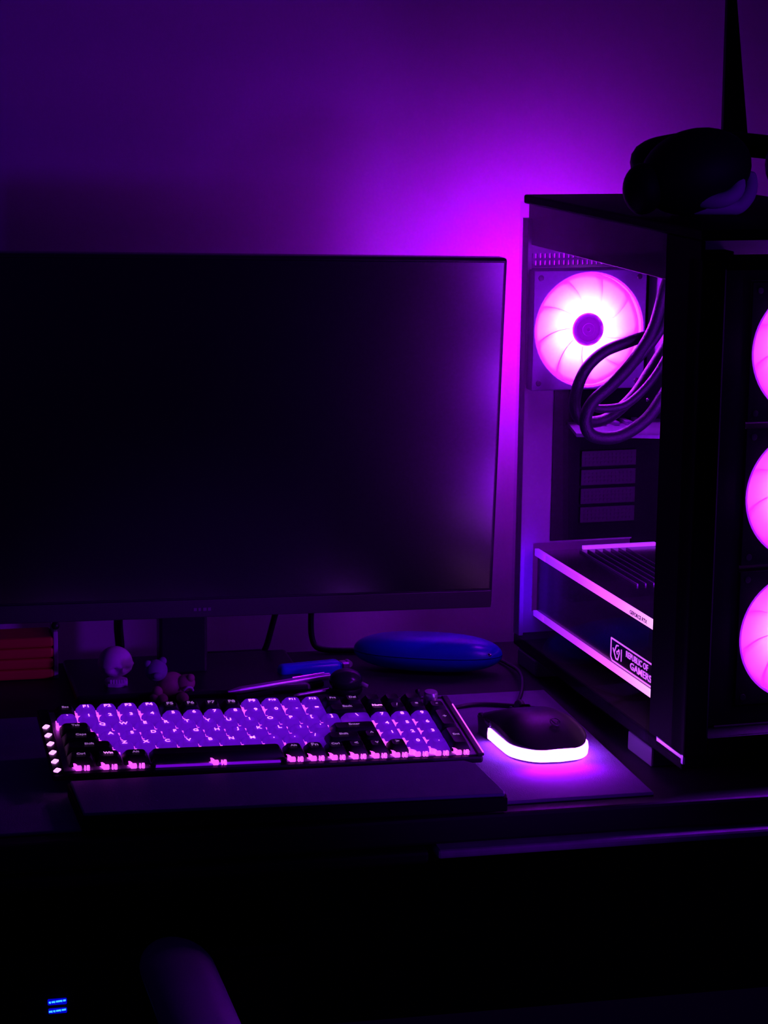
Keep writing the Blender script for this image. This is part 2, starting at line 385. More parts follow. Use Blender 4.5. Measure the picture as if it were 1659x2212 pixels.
def make_fan(rear):
    """fan in its own frame: centre at origin, axis along Y, face towards -Y"""
    e = empty('case_fan', (0, 0, 0)); R = .0565
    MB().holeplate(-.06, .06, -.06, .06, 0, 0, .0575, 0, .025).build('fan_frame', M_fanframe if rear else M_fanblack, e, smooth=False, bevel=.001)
    ring = MB(); ring.lathe([(.0578, .0005), (.0578, .024), (.0560, .024), (.0560, .0005), (.0578, .0005)], Rx(-PI/2), 64, cap=False)
    ring.build('light_ring', M_fanring, e, smooth='auto')
    nb = 9
    for b in range(nb):
        bl = MB(); grid = []
        for i in range(9):
            rr = .0165+(.0555-.0165)*i/8; row = []
            for j in range(7):
                t = j/6; a = 2*PI*b/nb + (t-.5)*(1.16*2*PI/nb) + .35*(i/8)**1.3
                yy = .007 + .0022*t + .0015*math.sin(PI*t)
                row.append(bl.bm.verts.new((rr*math.cos(a), yy, rr*math.sin(a))))
            grid.append(row)
        for i in range(8):
            for j in range(6): bl.bm.faces.new((grid[i][j], grid[i][j+1], grid[i+1][j+1], grid[i+1][j]))
        o = bl.build('blade', M_fanblade, e, smooth=True)
        s_ = o.modifiers.new('solid', 'SOLIDIFY'); s_.thickness = .0008
    hb = MB().lathe([(0, .020), (.0165, .020), (.0165, .0030), (.0158, .0020), (.0125, .0016), (.0122, .0021), (.0065, .0021), (.0062, .0016), (.0022, .0016), (.0018, .0022), (0, .0022)], Rx(-PI/2) , 48)
    hb.build('hub', M_hub, e, smooth='auto')
    MB().lathe([(.0168, .0035), (.0176, .0045), (.0176, .0195), (.0168, .0200)], Rx(-PI/2), 48, cap=False).build('led_ring', M_hubled, e, smooth=True)
    for x in (-.0525, .0525):
        for z in (-.0525, .0525): MB().lathe([(0, -.0008), (.0026, -.0005), (.003, 0), (.003, .001)], T((x, 0, z)) @ Rx(-PI/2), 12).build('screw', M_blk, e, smooth='auto')
    return e
def flatten_fan(e, loc, parent_name):
    """fans are sub-assemblies of the tower: frame is the part, the rest are its sub-parts"""
    ch = list(e.children); fr = [c for c in ch if c.name.startswith('fan_frame')][0]; fr.name = parent_name; fr.parent = PC; fr.location = loc
    for c in ch:
        if c is not fr: c.parent = fr
    bpy.data.objects.remove(e); return fr
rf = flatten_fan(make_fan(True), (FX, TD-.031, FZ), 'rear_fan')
for k in range(10):
    a = 2*PI*k/10
    light('fan_led', 'POINT', (.030*math.cos(a), -.0015, .030*math.sin(a)), .12, (.42, .004, 1.0), rf, radius=.003)
    light('fan_blade_led', 'SPOT', (.023*math.cos(a), -.008, .023*math.sin(a)), .95, (.50, .040, 1.0), rf, direction=(.45*math.cos(a), 1, .45*math.sin(a)), spot=math.radians(125), blend=.9, radius=.003)
light('fan_exhaust_glow', 'AREA', (0, .0330, 0), .85, (.34, 0, 1.0), rf, direction=(0, 1, 0), size=.10)
light('fan_exhaust_beam', 'SPOT', (0, .0360, 0), 3.7, (.38, 0, 1.0), rf, direction=(0, 1, 0), spot=math.radians(128), blend=1.0, radius=.03)
for i, z in enumerate((.373, .248, .123)):
    ff = flatten_fan(make_fan(False), (.120, .028, z), 'front_fan')
    for k in range(8):
        a = 2*PI*k/8
        light('fan_blade_led', 'SPOT', (.023*math.cos(a), -.008, .023*math.sin(a)), .42, (.48, .026, 1.0), ff, direction=(.45*math.cos(a), 1, .45*math.sin(a)), spot=math.radians(125), blend=.9, radius=.003)
    light('fan_back_glow', 'AREA', (0, .027, 0), .55, (.30, 0, 1.0), ff, direction=(0, 1, 0), size=.10)
    light('fan_face_glow', 'AREA', (0, -.006, 0), 1.1, VIOLET, ff, direction=(0, -1, 0), size=.10)
# front panel: bezel frame, holder plate, glass
fp = MB()
fp.box(0, .022, -.004, .026, .030, .456, .002).box(TW-.022, TW, -.004, .026, .030, .456, .002)
fp.box(.022, TW-.022, -.004, .026, .030, .046).box(.022, TW-.022, -.004, .026, .446, .456)
pc(fp, 'front_bezel', M_void)
pc(MB().box(.022, .0598, .030, .034, .046, .446).box(.1802, TW-.022, .030, .034, .046, .446).box(.0598, .1802, .030, .034, .434, .446).box(.0598, .1802, .030, .034, .046, .062), 'fan_plate', M_void)
pc(MB().box(.022, TW-.022, -.002, .001, .046, .446), 'front_glass', M_frontglass)
# graphics card
GC = pc(MB().box(.022, .150, .085, TD-.006, .050, .1165, .0015), 'graphics_card', M_gpu)
GC['label'] = 'graphics card with glowing edges'
def gpart(mb, name, m): o = mb.build(name, m); o.parent = GC; return o
def bar_mat():
    M = bpy.data.materials.new('lit_acrylic_strip'); M.use_nodes = True; nt = M.node_tree; b = nt.nodes['Principled BSDF']
    b.inputs['Base Color'].default_value = (.6, .5, .7, 1); b.inputs['Roughness'].default_value = .3
    tc = nt.nodes.new('ShaderNodeTexCoord'); sx = nt.nodes.new('ShaderNodeSeparateXYZ'); mr = nt.nodes.new('ShaderNodeMapRange')
    nt.links.new(tc.outputs['Object'], sx.inputs[0]); nt.links.new(sx.outputs['Y'], mr.inputs['Value'])
    mr.inputs['From Min'].default_value = .11; mr.inputs['From Max'].default_value = TD-.01
    cr = nt.nodes.new('ShaderNodeValToRGB'); e = cr.color_ramp.elements   # the diodes sit at the front end of the acrylic bar
    e[0].position = 0; e[0].color = (1.0, .36, 1.0, 1); e[1].position = 1; e[1].color = (.10, .004, .42, 1)
    x = e.new(.30); x.color = (.80, .11, 1.0, 1); x = e.new(.62); x.color = (.42, .022, .85, 1)
    nt.links.new(mr.outputs['Result'], cr.inputs[0]); nt.links.new(cr.outputs[0], b.inputs['Emission Color'])
    b.inputs['Emission Strength'].default_value = 1.9
    return M
M_bar = bar_mat()
gpart(MB().prism([(.0185, .085), (.0225, .085), (.0225, TD-.008), (.0185, TD-.008)], .1120, .1192), 'light_bar', M_bar)
gpart(MB().prism([(.0185, .085), (.0225, .085), (.0225, TD-.008), (.0185, TD-.008)], .0487, .0542), 'light_bar', M_bar)
gpart(MB().box(.070, .150, TD-.012, TD-.008, .1165, .1200), 'bracket_light', M_gpustrip2)
fn = MB()
for k in range(7): fn.box(.062+k*.0085, .0633+k*.0085, .26, TD-.022, .1165, .1185)
gpart(fn, 'cooling_fins', mat('fin_metal', (.30, .28, .34), .35, metal=.4))
# badge on the card's side: outlined frame, emblem, divider, lettering (local: along y towards the front, up z)
bx = .0216
def side(y, z): return (bx, y, z)
bd = MB()
y0, y1, z0, z1 = .222, .09, .0565, .0775
def seg(m_, a, b, w=.0008):
    (ya, za), (yb, zb) = a, b; d = Vector((0, yb-ya, zb-za)); L_ = d.length; d.normalize(); nrm = Vector((0, -d.z, d.y))*w
    P4 = [Vector((bx, ya, za))+nrm, Vector((bx, yb, zb))+nrm, Vector((bx, yb, zb))-nrm, Vector((bx, ya, za))-nrm]
    vs = [m_.bm.verts.new(p) for p in P4]; v2 = [m_.bm.verts.new(p+Vector((.0008, 0, 0))) for p in P4]
    m_.bm.faces.new(vs); m_.bm.faces.new(v2[::-1])
    for i in range(4): m_.bm.faces.new((vs[i], vs[(i+1) % 4], v2[(i+1) % 4], v2[i]))
for a, b in (((y0, z1), (y1, z1)), ((y0, z1), (y0, z0+.003)), ((y0, z0+.003), (y0-.004, z0)), ((y0-.004, z0), (y1, z0))): seg(bd, a, b, .0007)
gpart(bd, 'badge_frame', M_etch)
em = MB()
for a, b in (((.217, .069), (.209, .0605)), ((.209, .0605), (.2045, .0605)), ((.2045, .0605), (.201, .0675)), ((.201, .0675), (.203, .0710)), ((.2135, .0660), (.2085, .0735)), ((.2085, .0735), (.2035, .0742)), ((.201, .0700), (.2075, .0678)), ((.2075, .0678), (.2055, .0655))): seg(em, a, b, .0006)
seg(em, (.196, .0725), (.196, .0610), .0005)
gpart(em, 'badge_emblem', M_etch)
BM = Matrix(((0, 0, -1, 0), (-1, 0, 0, 0), (0, 1, 0, 0), (0, 0, 0, 1)))   # text x -> -y, text y -> z, faces -x
t1 = mesh_obj('badge_lettering', text_mesh('REPUBLIC OF', .0082), M_etch, GC, T((bx, .158, .0714)) @ BM @ Matrix.Diagonal((1.1, 1, 1, 1)))
t2 = mesh_obj('badge_lettering', text_mesh('GAMERS', .0092), M_etch, GC, T((bx, .148, .0630)) @ BM @ Matrix.Diagonal((1.5, 1, 1, 1)))
t3 = mesh_obj('bar_lettering', text_mesh('GEFORCE RTX', .0052), M_void, GC, T((.0182, .150, .1155)) @ BM @ Matrix.Diagonal((1.2, 1, 1, 1)))
light('card_edge_glow', 'AREA', (.011, TD-.040, .086), .035, (.10, .0, 1.0), GC, direction=(0, 1, 0), size=.014, size_y=.075)

# ------------------------------------------------------------ things on top of the tower
def on_pc(x, y, z): v = Matrix.Rotation(PCA, 3, 'Z') @ Vector((x, y, z)); return (v.x+.682, v.y+1.79, v.z)
HS = empty('headset', on_pc(.09, .15, TH), PCA, label='black over-ear headset lying on top of the computer tower', cat='headset')
def hs(mb, n_, m, **k): return mb.build(n_, m, HS, **k)
# local origin at tower (.09,.15,top)
for i, cx in enumerate((-.032, .088)):
    s_ = 1 if i == 0 else -1
    cup = hs(MB().ball((0, 0, 0), (.052, .036, .0375), T((cx, 0, .0385)) @ Ry(-.25*s_)), 'ear_cup', M_headset, smooth=True)
    for k, (ro, y_) in enumerate(((.029, -.030), (.0475, -.018))):
        pts = []
        for j in range(15):
            t = j/14; a = math.radians(-118+(115 if i == 0 else 85)*t)
            if i: a = PI-a
            pts.append((cx+.004+ro*math.cos(a), y_+.018*(2*t-1)**2, max(.0085, .036+ro*.74*math.sin(a))))
        MB().tube(pts, .0068, n=14, sub=3).build('ear_cushion', M_grey, HS, smooth=True)
hs(MB().ball((-.083, -.004, .024), (.018, .018, .0225)), 'ear_yoke', M_headset, smooth=True)
hs(MB().tube([(-.075, .01, .03), (-.060, .05, .050), (-.01, .085, .058), (.05, .09, .058), (.11, .07, .050), (.13, .02, .035)], .011, n=14), 'headband', M_headset, smooth=True)
AN = empty('antenna', on_pc(.163, .30, TH), PCA, label='slim black tapered antenna rising behind the headset', cat='antenna')
MB().prism([(-.0115, -.004), (.0115, -.004), (.0115, .004), (-.0115, .004)], 0, .012).build('antenna_base', M_blkm, AN)
ab = MB()
vs = [[ab.bm.verts.new((x*w+dx, y, z)) for x, y in ((-1, -.004), (1, -.004), (1, .004), (-1, .004))] for w, z, dx in ((.0140, .012, .0), (.0128, .065, -.0005), (.0050, .188, -.0093), (.0040, .225, -.0100))]
for a, b in zip(vs, vs[1:]):
    for i in range(4): ab.bm.faces.new((a[i], a[(i+1) % 4], b[(i+1) % 4], b[i]))
ab.bm.faces.new(vs[0]); ab.bm.faces.new(vs[-1])
ab.build('antenna_blade', M_blkm, AN, bevel=.002)

# ------------------------------------------------------------ keyboard
KP = .01869
th, ti, la = .0239, .1569, .0267
u = Vector((math.cos(th), math.sin(th), 0)); v_ = Vector((-math.sin(th), math.cos(th), 0))
v2 = v_*math.cos(ti)+Vector((0, 0, 1))*math.sin(ti); w2 = u.cross(v2); u3 = u*math.cos(la)-w2*math.sin(la); w3 = u3.cross(v2)
KM = Matrix((u3, v2, w3)).transposed().to_4x4(); KM.translation = Vector((.1679, 1.8867, .0324))
KB = bpy.data.objects.new('keyboard', None); col.objects.link(KB); KB.matrix_world = KM
tag(KB, label='black mechanical keyboard with purple backlit keys on the desk mat', cat='keyboard')
# local frame: x along rows in key units*KP, y: row 5 centre is 0, row r centre (5-r)*KP, z=0 is key top
XL, XR, YF, YB = -.014, 19*KP+.010, -.0155, 5.5*KP+.004
zt = -.0085
fb = MB(); fb.box(XL, XR, YF, YB, zt-.0085, zt-.001, .0025)
fb.build('base', M_blk, KB)
MB().box(-.004, 19*KP+.004, YF+.003, YB-.004, zt-.001, zt).build('switch_plate', M_plate, KB)
rim = MB()
rim.box(XL, -.004, YF, YB, zt-.001, zt+.0015, .0008).box(19*KP+.004, XR, YF, YB, zt-.001, zt+.0015, .0008).box(-.004, 19*KP+.004, YB-.003, YB, zt-.001, zt+.0005, .0004)
rim.build('rim', M_blk, KB)
MB().box(XR-.0012, XR-.0002, YF+.002, YB-.02, zt+.0012, zt+.0020).build('edge_light', M_ledspot, KB)
for k in range(6):
    yy = 3.75*KP - k*.0169
    MB().box(-.0035, .0035, -.0022, .0022, 0, .001, .0009).build('indicator_light', M_ledpink, KB, M=T((XL+.004, yy, zt+.0014)) @ Rz(1.0))
for x, zz in ((.03, -.0412), (19*KP-.05, -.0332)): MB().box(x, x+.03, YB-.030, YB-.018, zz, zt-.0085, .001).build('flip_foot', M_blk, KB)

def cap_mesh(w, d, mtl):
    bm = bmesh.new(); g = .0011; hx, hy = w*KP/2-g/2, d*KP/2-g/2; h = .0085; ins = .0028
    def ring(ax, ay, z, oy=0, r=.0012, n=3):
        L = []
        for cx, cy, a0 in ((ax-r, ay-r, 0), (-ax+r, ay-r, PI/2), (-ax+r, -ay+r, PI), (ax-r, -ay+r, 1.5*PI)):
            for k in range(n): a = a0+PI/2*k/(n-1); L.append(bm.verts.new((cx+r*math.cos(a), cy+oy+r*math.sin(a), z)))
        return L
    rs = [ring(hx, hy, -h+.0012), ring(hx-.0003, hy-.0003, -h+.0035), ring(hx-ins, hy-ins, -.0006, .0006, .0024), ring(hx-ins-.0006, hy-ins-.0006, 0, .0006, .0024), ring(hx-ins-.0025, hy-ins-.0025, -.0005, .0006, .0018)]
    n = len(rs[0])
    for a, b in zip(rs, rs[1:]):
        for i in range(n): bm.faces.new((a[i], a[(i+1) % n], b[(i+1) % n], b[i]))
    bm.faces.new(rs[-1])
    bmesh.ops.recalc_face_normals(bm, faces=bm.faces)
    if bm.faces[-1:] and sum(f.normal.z for f in bm.faces) < 0: bmesh.ops.reverse_faces(bm, faces=bm.faces)
    me = bpy.data.meshes.new('keycap'); bm.to_mesh(me); bm.free(); me.materials.append(mtl)
    for p in me.polygons: p.use_smooth = True
    me.set_sharp_from_angle(angle=math.radians(35))
    return me
caps = {}; legs = {}
LED_Q = []
def key(x, row, w, txt, lit, d=1, leg=None):
    """x: left edge in key units; lit: translucent cap over a lit switch; leg: 2 bright, 1 dim, 0 none"""
    k = (w, d, lit)
    if k not in caps: caps[k] = cap_mesh(w, d, M_keyclear if lit else M_keyblack)
    o = bpy.data.objects.new('keycap', caps[k]); col.objects.link(o); o.parent = KB
    cyk = (5-row)*KP - (d-1)*KP/2
    o.location = ((x+w/2)*KP, cyk, 0)
    if lit: LED_Q.append(((x+w/2)*KP, cyk, w, d))
    leg = (2 if lit else 1) if leg is None else leg
    if leg and txt:
        lk = (txt, leg)
        if lk not in legs:
            me = text_mesh(txt, .0068 if len(txt) < 3 else .0046); me.materials.append(M_legend if leg == 2 else M_legendd); legs[lk] = me
        t = bpy.data.objects.new('legend', legs[lk]); col.objects.link(t); t.parent = o; t.location = (0, .0018, .0000)
# row 0
key(0, 0, 1, 'Esc', False)
for i in range(12): key(1+i, 0, 1, 'F%d' % (i+1), i < 4 or i > 7)
key(13, 0, 1, 'Prt', False); key(14, 0, 1, 'Del', False)
for i, t in enumerate(('Hm', 'End', 'Pg')): key(15+i, 0, 1, '', False, leg=0)
# row 1
for i, c in enumerate('`1234567890-='): key(i, 1, 1, c, True)
key(13, 1, 2, 'Back', False)
key(15, 1, 1, 'Num', False, leg=2); key(16, 1, 1, '/', False); key(17, 1, 1, '*', False); key(18, 1, 1, '-', False)
# row 2
key(0, 2, 1.5, 'Tab', False)
for i, c in enumerate('QWERTYUIOP[]'): key(1.5+i, 2, 1, c, True)
key(13.5, 2, 1.5, '\\', True)
for i, c in enumerate('789'): key(15+i, 2, 1, c, True)
key(18, 2, 1, '+', False, d=2)
# row 3
key(0, 3, 1.75, 'Caps', False)
for i, c in enumerate("ASDFGHJKL;'"): key(1.75+i, 3, 1, c, True)
key(12.75, 3, 2.25, 'Enter', False)
for i, c in enumerate('456'): key(15+i, 3, 1, c, True)
# row 4
key(0, 4, 2.25, 'Shift', False)
for i, c in enumerate('ZXCVBNM,./'): key(2.25+i, 4, 1, c, True)
key(12.25, 4, 1.75, 'Shift', False); key(14, 4, 1, '^', False)
for i, c in enumerate('123'): key(15+i, 4, 1, c, True)
key(18, 4, 1, 'Ent', False, d=2)
# row 5
for i, t in enumerate(('Ctrl', 'Win', 'Alt')): key(1.25*i, 5, 1.25, t, False, leg=2 if i == 1 else 1)
key(3.75, 5, 6.25, '', False, leg=0)
for i, t in enumerate(('Alt', 'Fn', 'Ctrl', '<', 'v', '>')): key(10+i, 5, 1, t, False)
key(16, 5, 1, '0', True); key(17, 5, 1, '.', True)
bl = MB(); gs = MB()
for x, y, w, d in LED_Q:
    n_ = max(1, round(w))
    bl.box(x-.0050, x+.0050, y-.0035, y+.0060, zt+.0004, zt+.0012)
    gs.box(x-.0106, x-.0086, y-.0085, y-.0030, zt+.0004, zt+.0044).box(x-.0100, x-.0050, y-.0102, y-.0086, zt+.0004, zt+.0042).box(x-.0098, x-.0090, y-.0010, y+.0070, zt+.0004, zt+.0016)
bl.build('backlight', M_led, KB)
gs.build('light_spill', M_ledspot, KB)  # glowing slivers added in the key gaps as spilled LED light
# lit switch housings peeping out in front of the bottom row
sw = [.625, 1.875, 3.125, 6.9] + [10.5+i for i in range(9)]
for x in sw:
    s_ = MB(); X_ = x*KP; y_ = -KP/2-.0006
    s_.box(X_-.0062, X_-.0010, y_-.0042, y_-.0008, zt, zt+.0040, .0007)
    s_.prism([(X_-.0062, y_-.0008), (X_-.0082, y_+.0030), (X_-.0066, y_+.0030), (X_-.0046, y_-.0008)], zt, zt+.0044)
    s_.box(X_+.0014, X_+.0026, y_-.0040, y_-.0008, zt, zt+.0036).box(X_+.0036, X_+.0058, y_-.0040, y_-.0026, zt, zt+.0036).box(X_+.0036, X_+.0058, y_-.0018, y_-.0006, zt, zt+.0036)
    s_.build('switch_light', M_ledspot, KB)
MB().box(3.9*KP, 9.75*KP, -KP/2-.0046, -KP/2-.0012, zt, zt+.0012, .0004).build('front_plate_glow', M_plateglow, KB)  # glowing strip added where LED light falls on the plate
for x in (3.8, 9.9): MB().lathe([(0, 0), (.003, 0), (.003, .003), (0, .004)], T((x*KP, -KP/2-.003, zt))).build('screw', M_blk, KB)
# volume knob at the back right
kn = MB().lathe([(0, 0), (.0065, 0), (.0065, .010), (.0058, .0115), (0, .0115)], T((18.45*KP, 5*KP-.0, zt+.0005)), 24)
kn.build('volume_knob', M_silver, KB, smooth='auto')

# wrist rest
RS = empty('wrist_rest', (.34, 1.81, .003), label='long dark cushioned wrist rest lying in front of the keyboard', cat='wrist rest')
RP = [(.1685, 1.774), (.5180, 1.757), (.5200, 1.765), (.5165, 1.8440), (.5080, 1.8560), (.1655, 1.8640)]
MB().prism([(x-.34, y-1.81) for x, y in RP], .0001, .0120).build('rest_base', M_blkm, RS, bevel=.001)
MB().prism([(.34+(x-.34)*.99-.34, 1.811+(y-1.811)*.95-1.81) for x, y in RP], .0120, .0150).build('cushion', M_rest, RS, bevel=.0025)

# keyboard cable
tag(MB().tube([(.505, 2.018, .034), (.512, 2.03, .020), (.53, 2.045, .0055), (.57, 2.058, .0055), (.60, 2.050, .0055), (.632, 2.030, .0055)], .0022, n=10).build('keyboard_cable', M_rubber, smooth=True),
    label='thin black keyboard cable curving away over the mat', cat='cable')

# ------------------------------------------------------------ mouse
MS = empty('mouse', (.5945, 1.934, .003), math.radians(4), label='black gaming mouse with a glowing white-pink strip around its base', cat='mouse')
def outline(t):      # t: angle; returns xy of the base outline (front is +y)
    pts = [(-.000, -.063), (.020, -.059), (.033, -.042), (.036, -.018), (.033, .006), (.031, .030), (.027, .052), (.012, .062), (0, .060), (-.014, .062), (-.032, .056), (-.041, .040), (-.038, .016), (-.038, -.016), (-.036, -.040), (-.022, -.058)]
    return pts
OUT = [p.xy for p in spline([(x, y, 0) for x, y in outline(0)]+[(-.000, -.063, 0)], 4)][:-1]
def hgt(y):          # spine height along the body
    P_ = [(-.063, .013), (-.050, .022), (-.030, .030), (-.008, .0335), (.015, .031), (.035, .0260), (.052, .0205), (.062, .015)]
    for (a, b), (c, d) in zip(P_, P_[1:]):
        if y <= c: t = (y-a)/(c-a); t = max(0, t); return b+(d-b)*t
    return .014
def mouse_layers(levels):
    bm_ = MB(); rings = []
    for s_, f in levels:
        ring = []
        for p in OUT:
            y = p.y*s_+ (1-s_)*(-.004); x = p.x*s_
            ring.append(bm_.bm.verts.new((x, y, f(p, y))))
        rings.append(ring)
    n = len(OUT)
    for a, b in zip(rings, rings[1:]):
        for i in range(n): bm_.bm.faces.new((a[i], a[(i+1) % n], b[(i+1) % n], b[i]))
    return bm_, rings
lv = [(.90, lambda p, y: .0015), (.985, lambda p, y: .002), (.985, lambda p, y: .0075)]
for s_ in (1.0, .985, .93, .84, .70, .52, .30, .12):
    k = math.sqrt(max(0, 1-(s_*.93)**2.6))
    lv.append((s_, (lambda k: lambda p, y: .0125+(hgt(y)-.0125)*k if hgt(y) > .0125 else .0125)(k)))
mb_, rg = mouse_layers(lv); mb_.bm.faces.new(rg[0][::-1]); mb_.bm.faces.new(rg[-1])
mb_.build('shell', M_mouse, MS, smooth=True)
# light strip: hugs rear and left flank of the outline
st = MB(); idx = [i for i, p in enumerate(OUT) if p.y < .012 or (p.x < 0 and p.y < .020)]
idx = sorted(idx, key=lambda i: math.atan2(OUT[i].x, -OUT[i].y-.02))
rr_ = []
for i in idx:
    p = OUT[i]; t = abs(math.atan2(p.x, -p.y-.02))
    zt_ = .0135 if p.x < .02 else .0135-.0070*min(1, max(0, (p.y+.045)/.055))
    rr_.append([st.bm.verts.new((p.x*a, p.y*a, z)) for a, z in ((.97, .0025), (1.04, .003), (1.05, min(.0075, zt_-.002)), (1.035, zt_-.0005), (.97, zt_))])
for a, b in zip(rr_, rr_[1:]):
    for i in range(5): st.bm.faces.new((a[i], b[i], b[(i+1) % 5], a[(i+1) % 5]))
st.bm.faces.new(rr_[0]); st.bm.faces.new(rr_[-1][::-1])
st.build('light_strip', M_mousestrip, MS, smooth='auto')
MB().tube([(0, .058, .019), (0, .045, .0235), (0, .020, .0305), (0, .016, .0312)], .0012, n=8).build('button_split', M_blkm, MS, smooth=True)
MB().lathe([(0, -.003), (.0085, -.003), (.0095, -.0015), (.0095, .0015), (.0085, .003), (0, .003)], T((0, .040, .0205)) @ Ry(PI/2)).build('scroll_wheel', M_rubber, MS, smooth='auto')
for k in range(2): MB().box(-.0400, -.0345, .012+k*.018, .026+k*.018, .0150, .0200, .0015).build('side_button', mat('glossy_button', (.05, .045, .06), .15), MS)
lo = MB()
lo.tube([(.0045*math.cos(a)+.004, -.034+.0045*math.sin(a), .0) for a in [2*PI*k/16 for k in range(17)]], .0005, n=6, sub=2, cap=False)
lo.tube([(.001, -.031, 0), (.004, -.036, 0), (.008, -.0325, 0)], .0005, n=6)
lo_o = lo.build('logo', M_logo, MS, M=T((.002, 0, .0300)) @ T((0, -.034, 0)) @ Rx(.52) @ T((0, .034, 0)))
light('mouse_under_glow', 'AREA', (-.006, -.074, .016), .07, (.40, .0, 1.0), MS, direction=(0, -.6, -1), size=.06, size_y=.012)
tag(MB().tube([(.5910, 1.994, .018), (.5925, 2.006, .016), (.605, 2.04, .0055), (.622, 2.075, .0055), (.633, 2.105, .010), (.640, 2.14, .012), (.645, 2.20, .004), (.63, 2.27, .0025)], .0019, n=10).build('mouse_cable', M_rubber, smooth=True),
    label='thin black mouse cable leading back from the mouse', cat='cable')

# ------------------------------------------------------------ small things behind the keyboard
RB = empty('ribbed_box', (.140, 2.262, 0), label='red ribbed box with a pale upright end, left behind the keyboard', cat='box')
b_ = MB()
for k in range(4): b_.box(-.16, .0475, -.022, .022, .0005+k*.0108, .0108+k*.0108, .0025)
b_.build('box_body', M_red, RB)
MB().box(.0475, .0520, -.021, .021, 0, .0485, .001).build('end_plate', M_pale, RB)
MB().ball((.0505, -.012, .0525), .0042).build('end_knob', M_blk, RB, smooth=True)

SK = empty('skull_figurine', (.2430, 2.190, 0), label='small pale skull figurine with a smooth round head behind the keyboard', cat='figurine')
def skb(mb, n_, m, **k): return mb.build(n_, m, SK, **k)
sk = MB()
NU, NV = 40, 26
grid = []
for j in range(NV+1):
    phi = PI*j/NV; row = []
    for i in range(NU):
        a = 2*PI*i/NU; x = math.sin(phi)*math.cos(a); y = math.sin(phi)*math.sin(a); z = math.cos(phi)
        r = 1.0
        # face looks to -Y and a little right
        fx, fy = .25, -.97
        fr = x*fx+y*fy; sd = x*(-fy)+y*fx
        for ex in (-.34, .34): r -= .45*math.exp(-(((sd-ex)/.19)**2+((z+.20)/.17)**2))*(fr > 0)
        r -= .12*math.exp(-((sd/.10)**2+((z+.48)/.12)**2))*(fr > 0)
        r += .07*math.exp(-(((z+.02)/.09)**2))*(fr > .3)
        if z < -.35: r *= 1-.30*(-z-.35)
        row.append(sk.bm.verts.new((x*r*.0170, y*r*.0190, .0275+z*r*.0165)))
    grid.append(row)
for j in range(NV):
    for i in range(NU): sk.bm.faces.new((grid[j][i], grid[j][(i+1) % NU], grid[j+1][(i+1) % NU], grid[j+1][i]))
bmesh.ops.remove_doubles(sk.bm, verts=sk.bm.verts, dist=.00005)
skb(sk, 'cranium', M_bone, smooth=True)
jw = MB(); jw.prism([(-.0115, -.004), (-.010, -.0160), (0, -.0200), (.010, -.0160), (.0115, -.004), (.006, .004), (-.006, .004)], .0020, .0135)
skb(jw, 'jaw', M_bone, bevel=.002)
tt = MB()
for k in range(6): tt.box(-.0075+k*.0026, -.0055+k*.0026, -.0208+abs(k-2.5)*.0006, -.018, .0118, .0160, .0004)
skb(tt, 'teeth', M_bone)
skb(MB().lathe([(0, 0), (.014, 0), (.014, .002), (0, .002)]), 'stand', M_blk)

TY = empty('toy_figure', (.287, 2.145, 0), label='small knobbly dark toy figure sitting next to the skull figurine', cat='toy')
def ty(mb, n_, m, **k): return mb.build(n_, m, TY, smooth=True, **k)
ty(MB().ball((.006, .004, .0135), (.0140, .0120, .0135)), 'body', M_toyB)
hd = MB(); hd.ball((-.0095, .002, .0300), (.0110, .0105, .0105)).ball((-.0175, .002, .0365), .0040).ball((-.0030, .004, .0385), .0040).ball((-.010, -.0095, .0275), (.0045, .0035, .0035))
ty(hd, 'head', M_toyA)
ty(MB().ball((.0185, -.003, .0175), (.0090, .0080, .0085)).ball((.0225, -.0075, .0235), .0040), 'bent_arm', M_toyB)
ty(MB().ball((-.010, -.008, .0110), (.0055, .0065, .0060)).ball((-.013, -.0115, .0065), .0045), 'arm', M_toyB)
ty(MB().tube([(.0150, -.0125, .0125), (.0185, -.0135, .0158), (.0225, -.0125, .0150), (.0245, -.0105, .0115)], .0011, n=8), 'collar_ring', M_pale)
for x in (-.006, .014): ty(MB().ball((x, -.012, .0052), (.0060, .0095, .0052)), 'leg', M_toyB)

# lighter
LT = empty('lighter', (.4395, 2.198, .0), math.radians(9), label='bright blue lighter with a metal head lying behind the keyboard', cat='lighter')
MB().box(-.034, .0310, -.0080, .0080, .0004, .0165, .0050, seg=4).build('lighter_body', M_bluelit, LT, smooth='auto')
MB().box(.0312, .0400, -.0060, .0060, .0045, .0140, .0015).build('metal_head', M_chrome, LT)
MB().lathe([(0, -.004), (.0035, -.004), (.0035, .004), (0, .004)], T((.0400, 0, .0115)) @ Rx(PI/2), 16).build('spark_wheel', M_silver, LT, smooth='auto')
MB().box(.0312, .0375, -.0035, .0035, .0002, .0046, .001).build('thumb_lever', M_red, LT)

# pens
PN = empty('pen', (.3985, 2.152, .0), math.radians(20), label='slim silver pen lying slanted behind the keyboard', cat='pen')
X_ = Ry(PI/2)
MB().lathe([(0, -.058), (.0012, -.057), (.0030, -.046), (.0034, -.044), (.0034, .050), (.0028, .058), (0, .0585)], T((0, 0, .0090)) @ X_, 20).build('barrel', M_silver, PN, smooth='auto')
MB().box(.015, .052, -.0008, .0008, .0125, .0135, .0003).build('clip', M_chrome, PN)
MB().box(-.050, .050, -.0040, .0040, .0002, .0052, .001).build('pen_tray', M_blkm, PN)
tag(MB().lathe([(0, -.025), (.0008, -.024), (.0018, -.018), (.0018, .025), (0, .0255)], T((.432, 2.139, .0022)) @ Rz(math.radians(20)) @ X_, 16).build('stylus', M_silver, smooth='auto'),
    label='thin pale stylus beside the silver pen', cat='stylus')
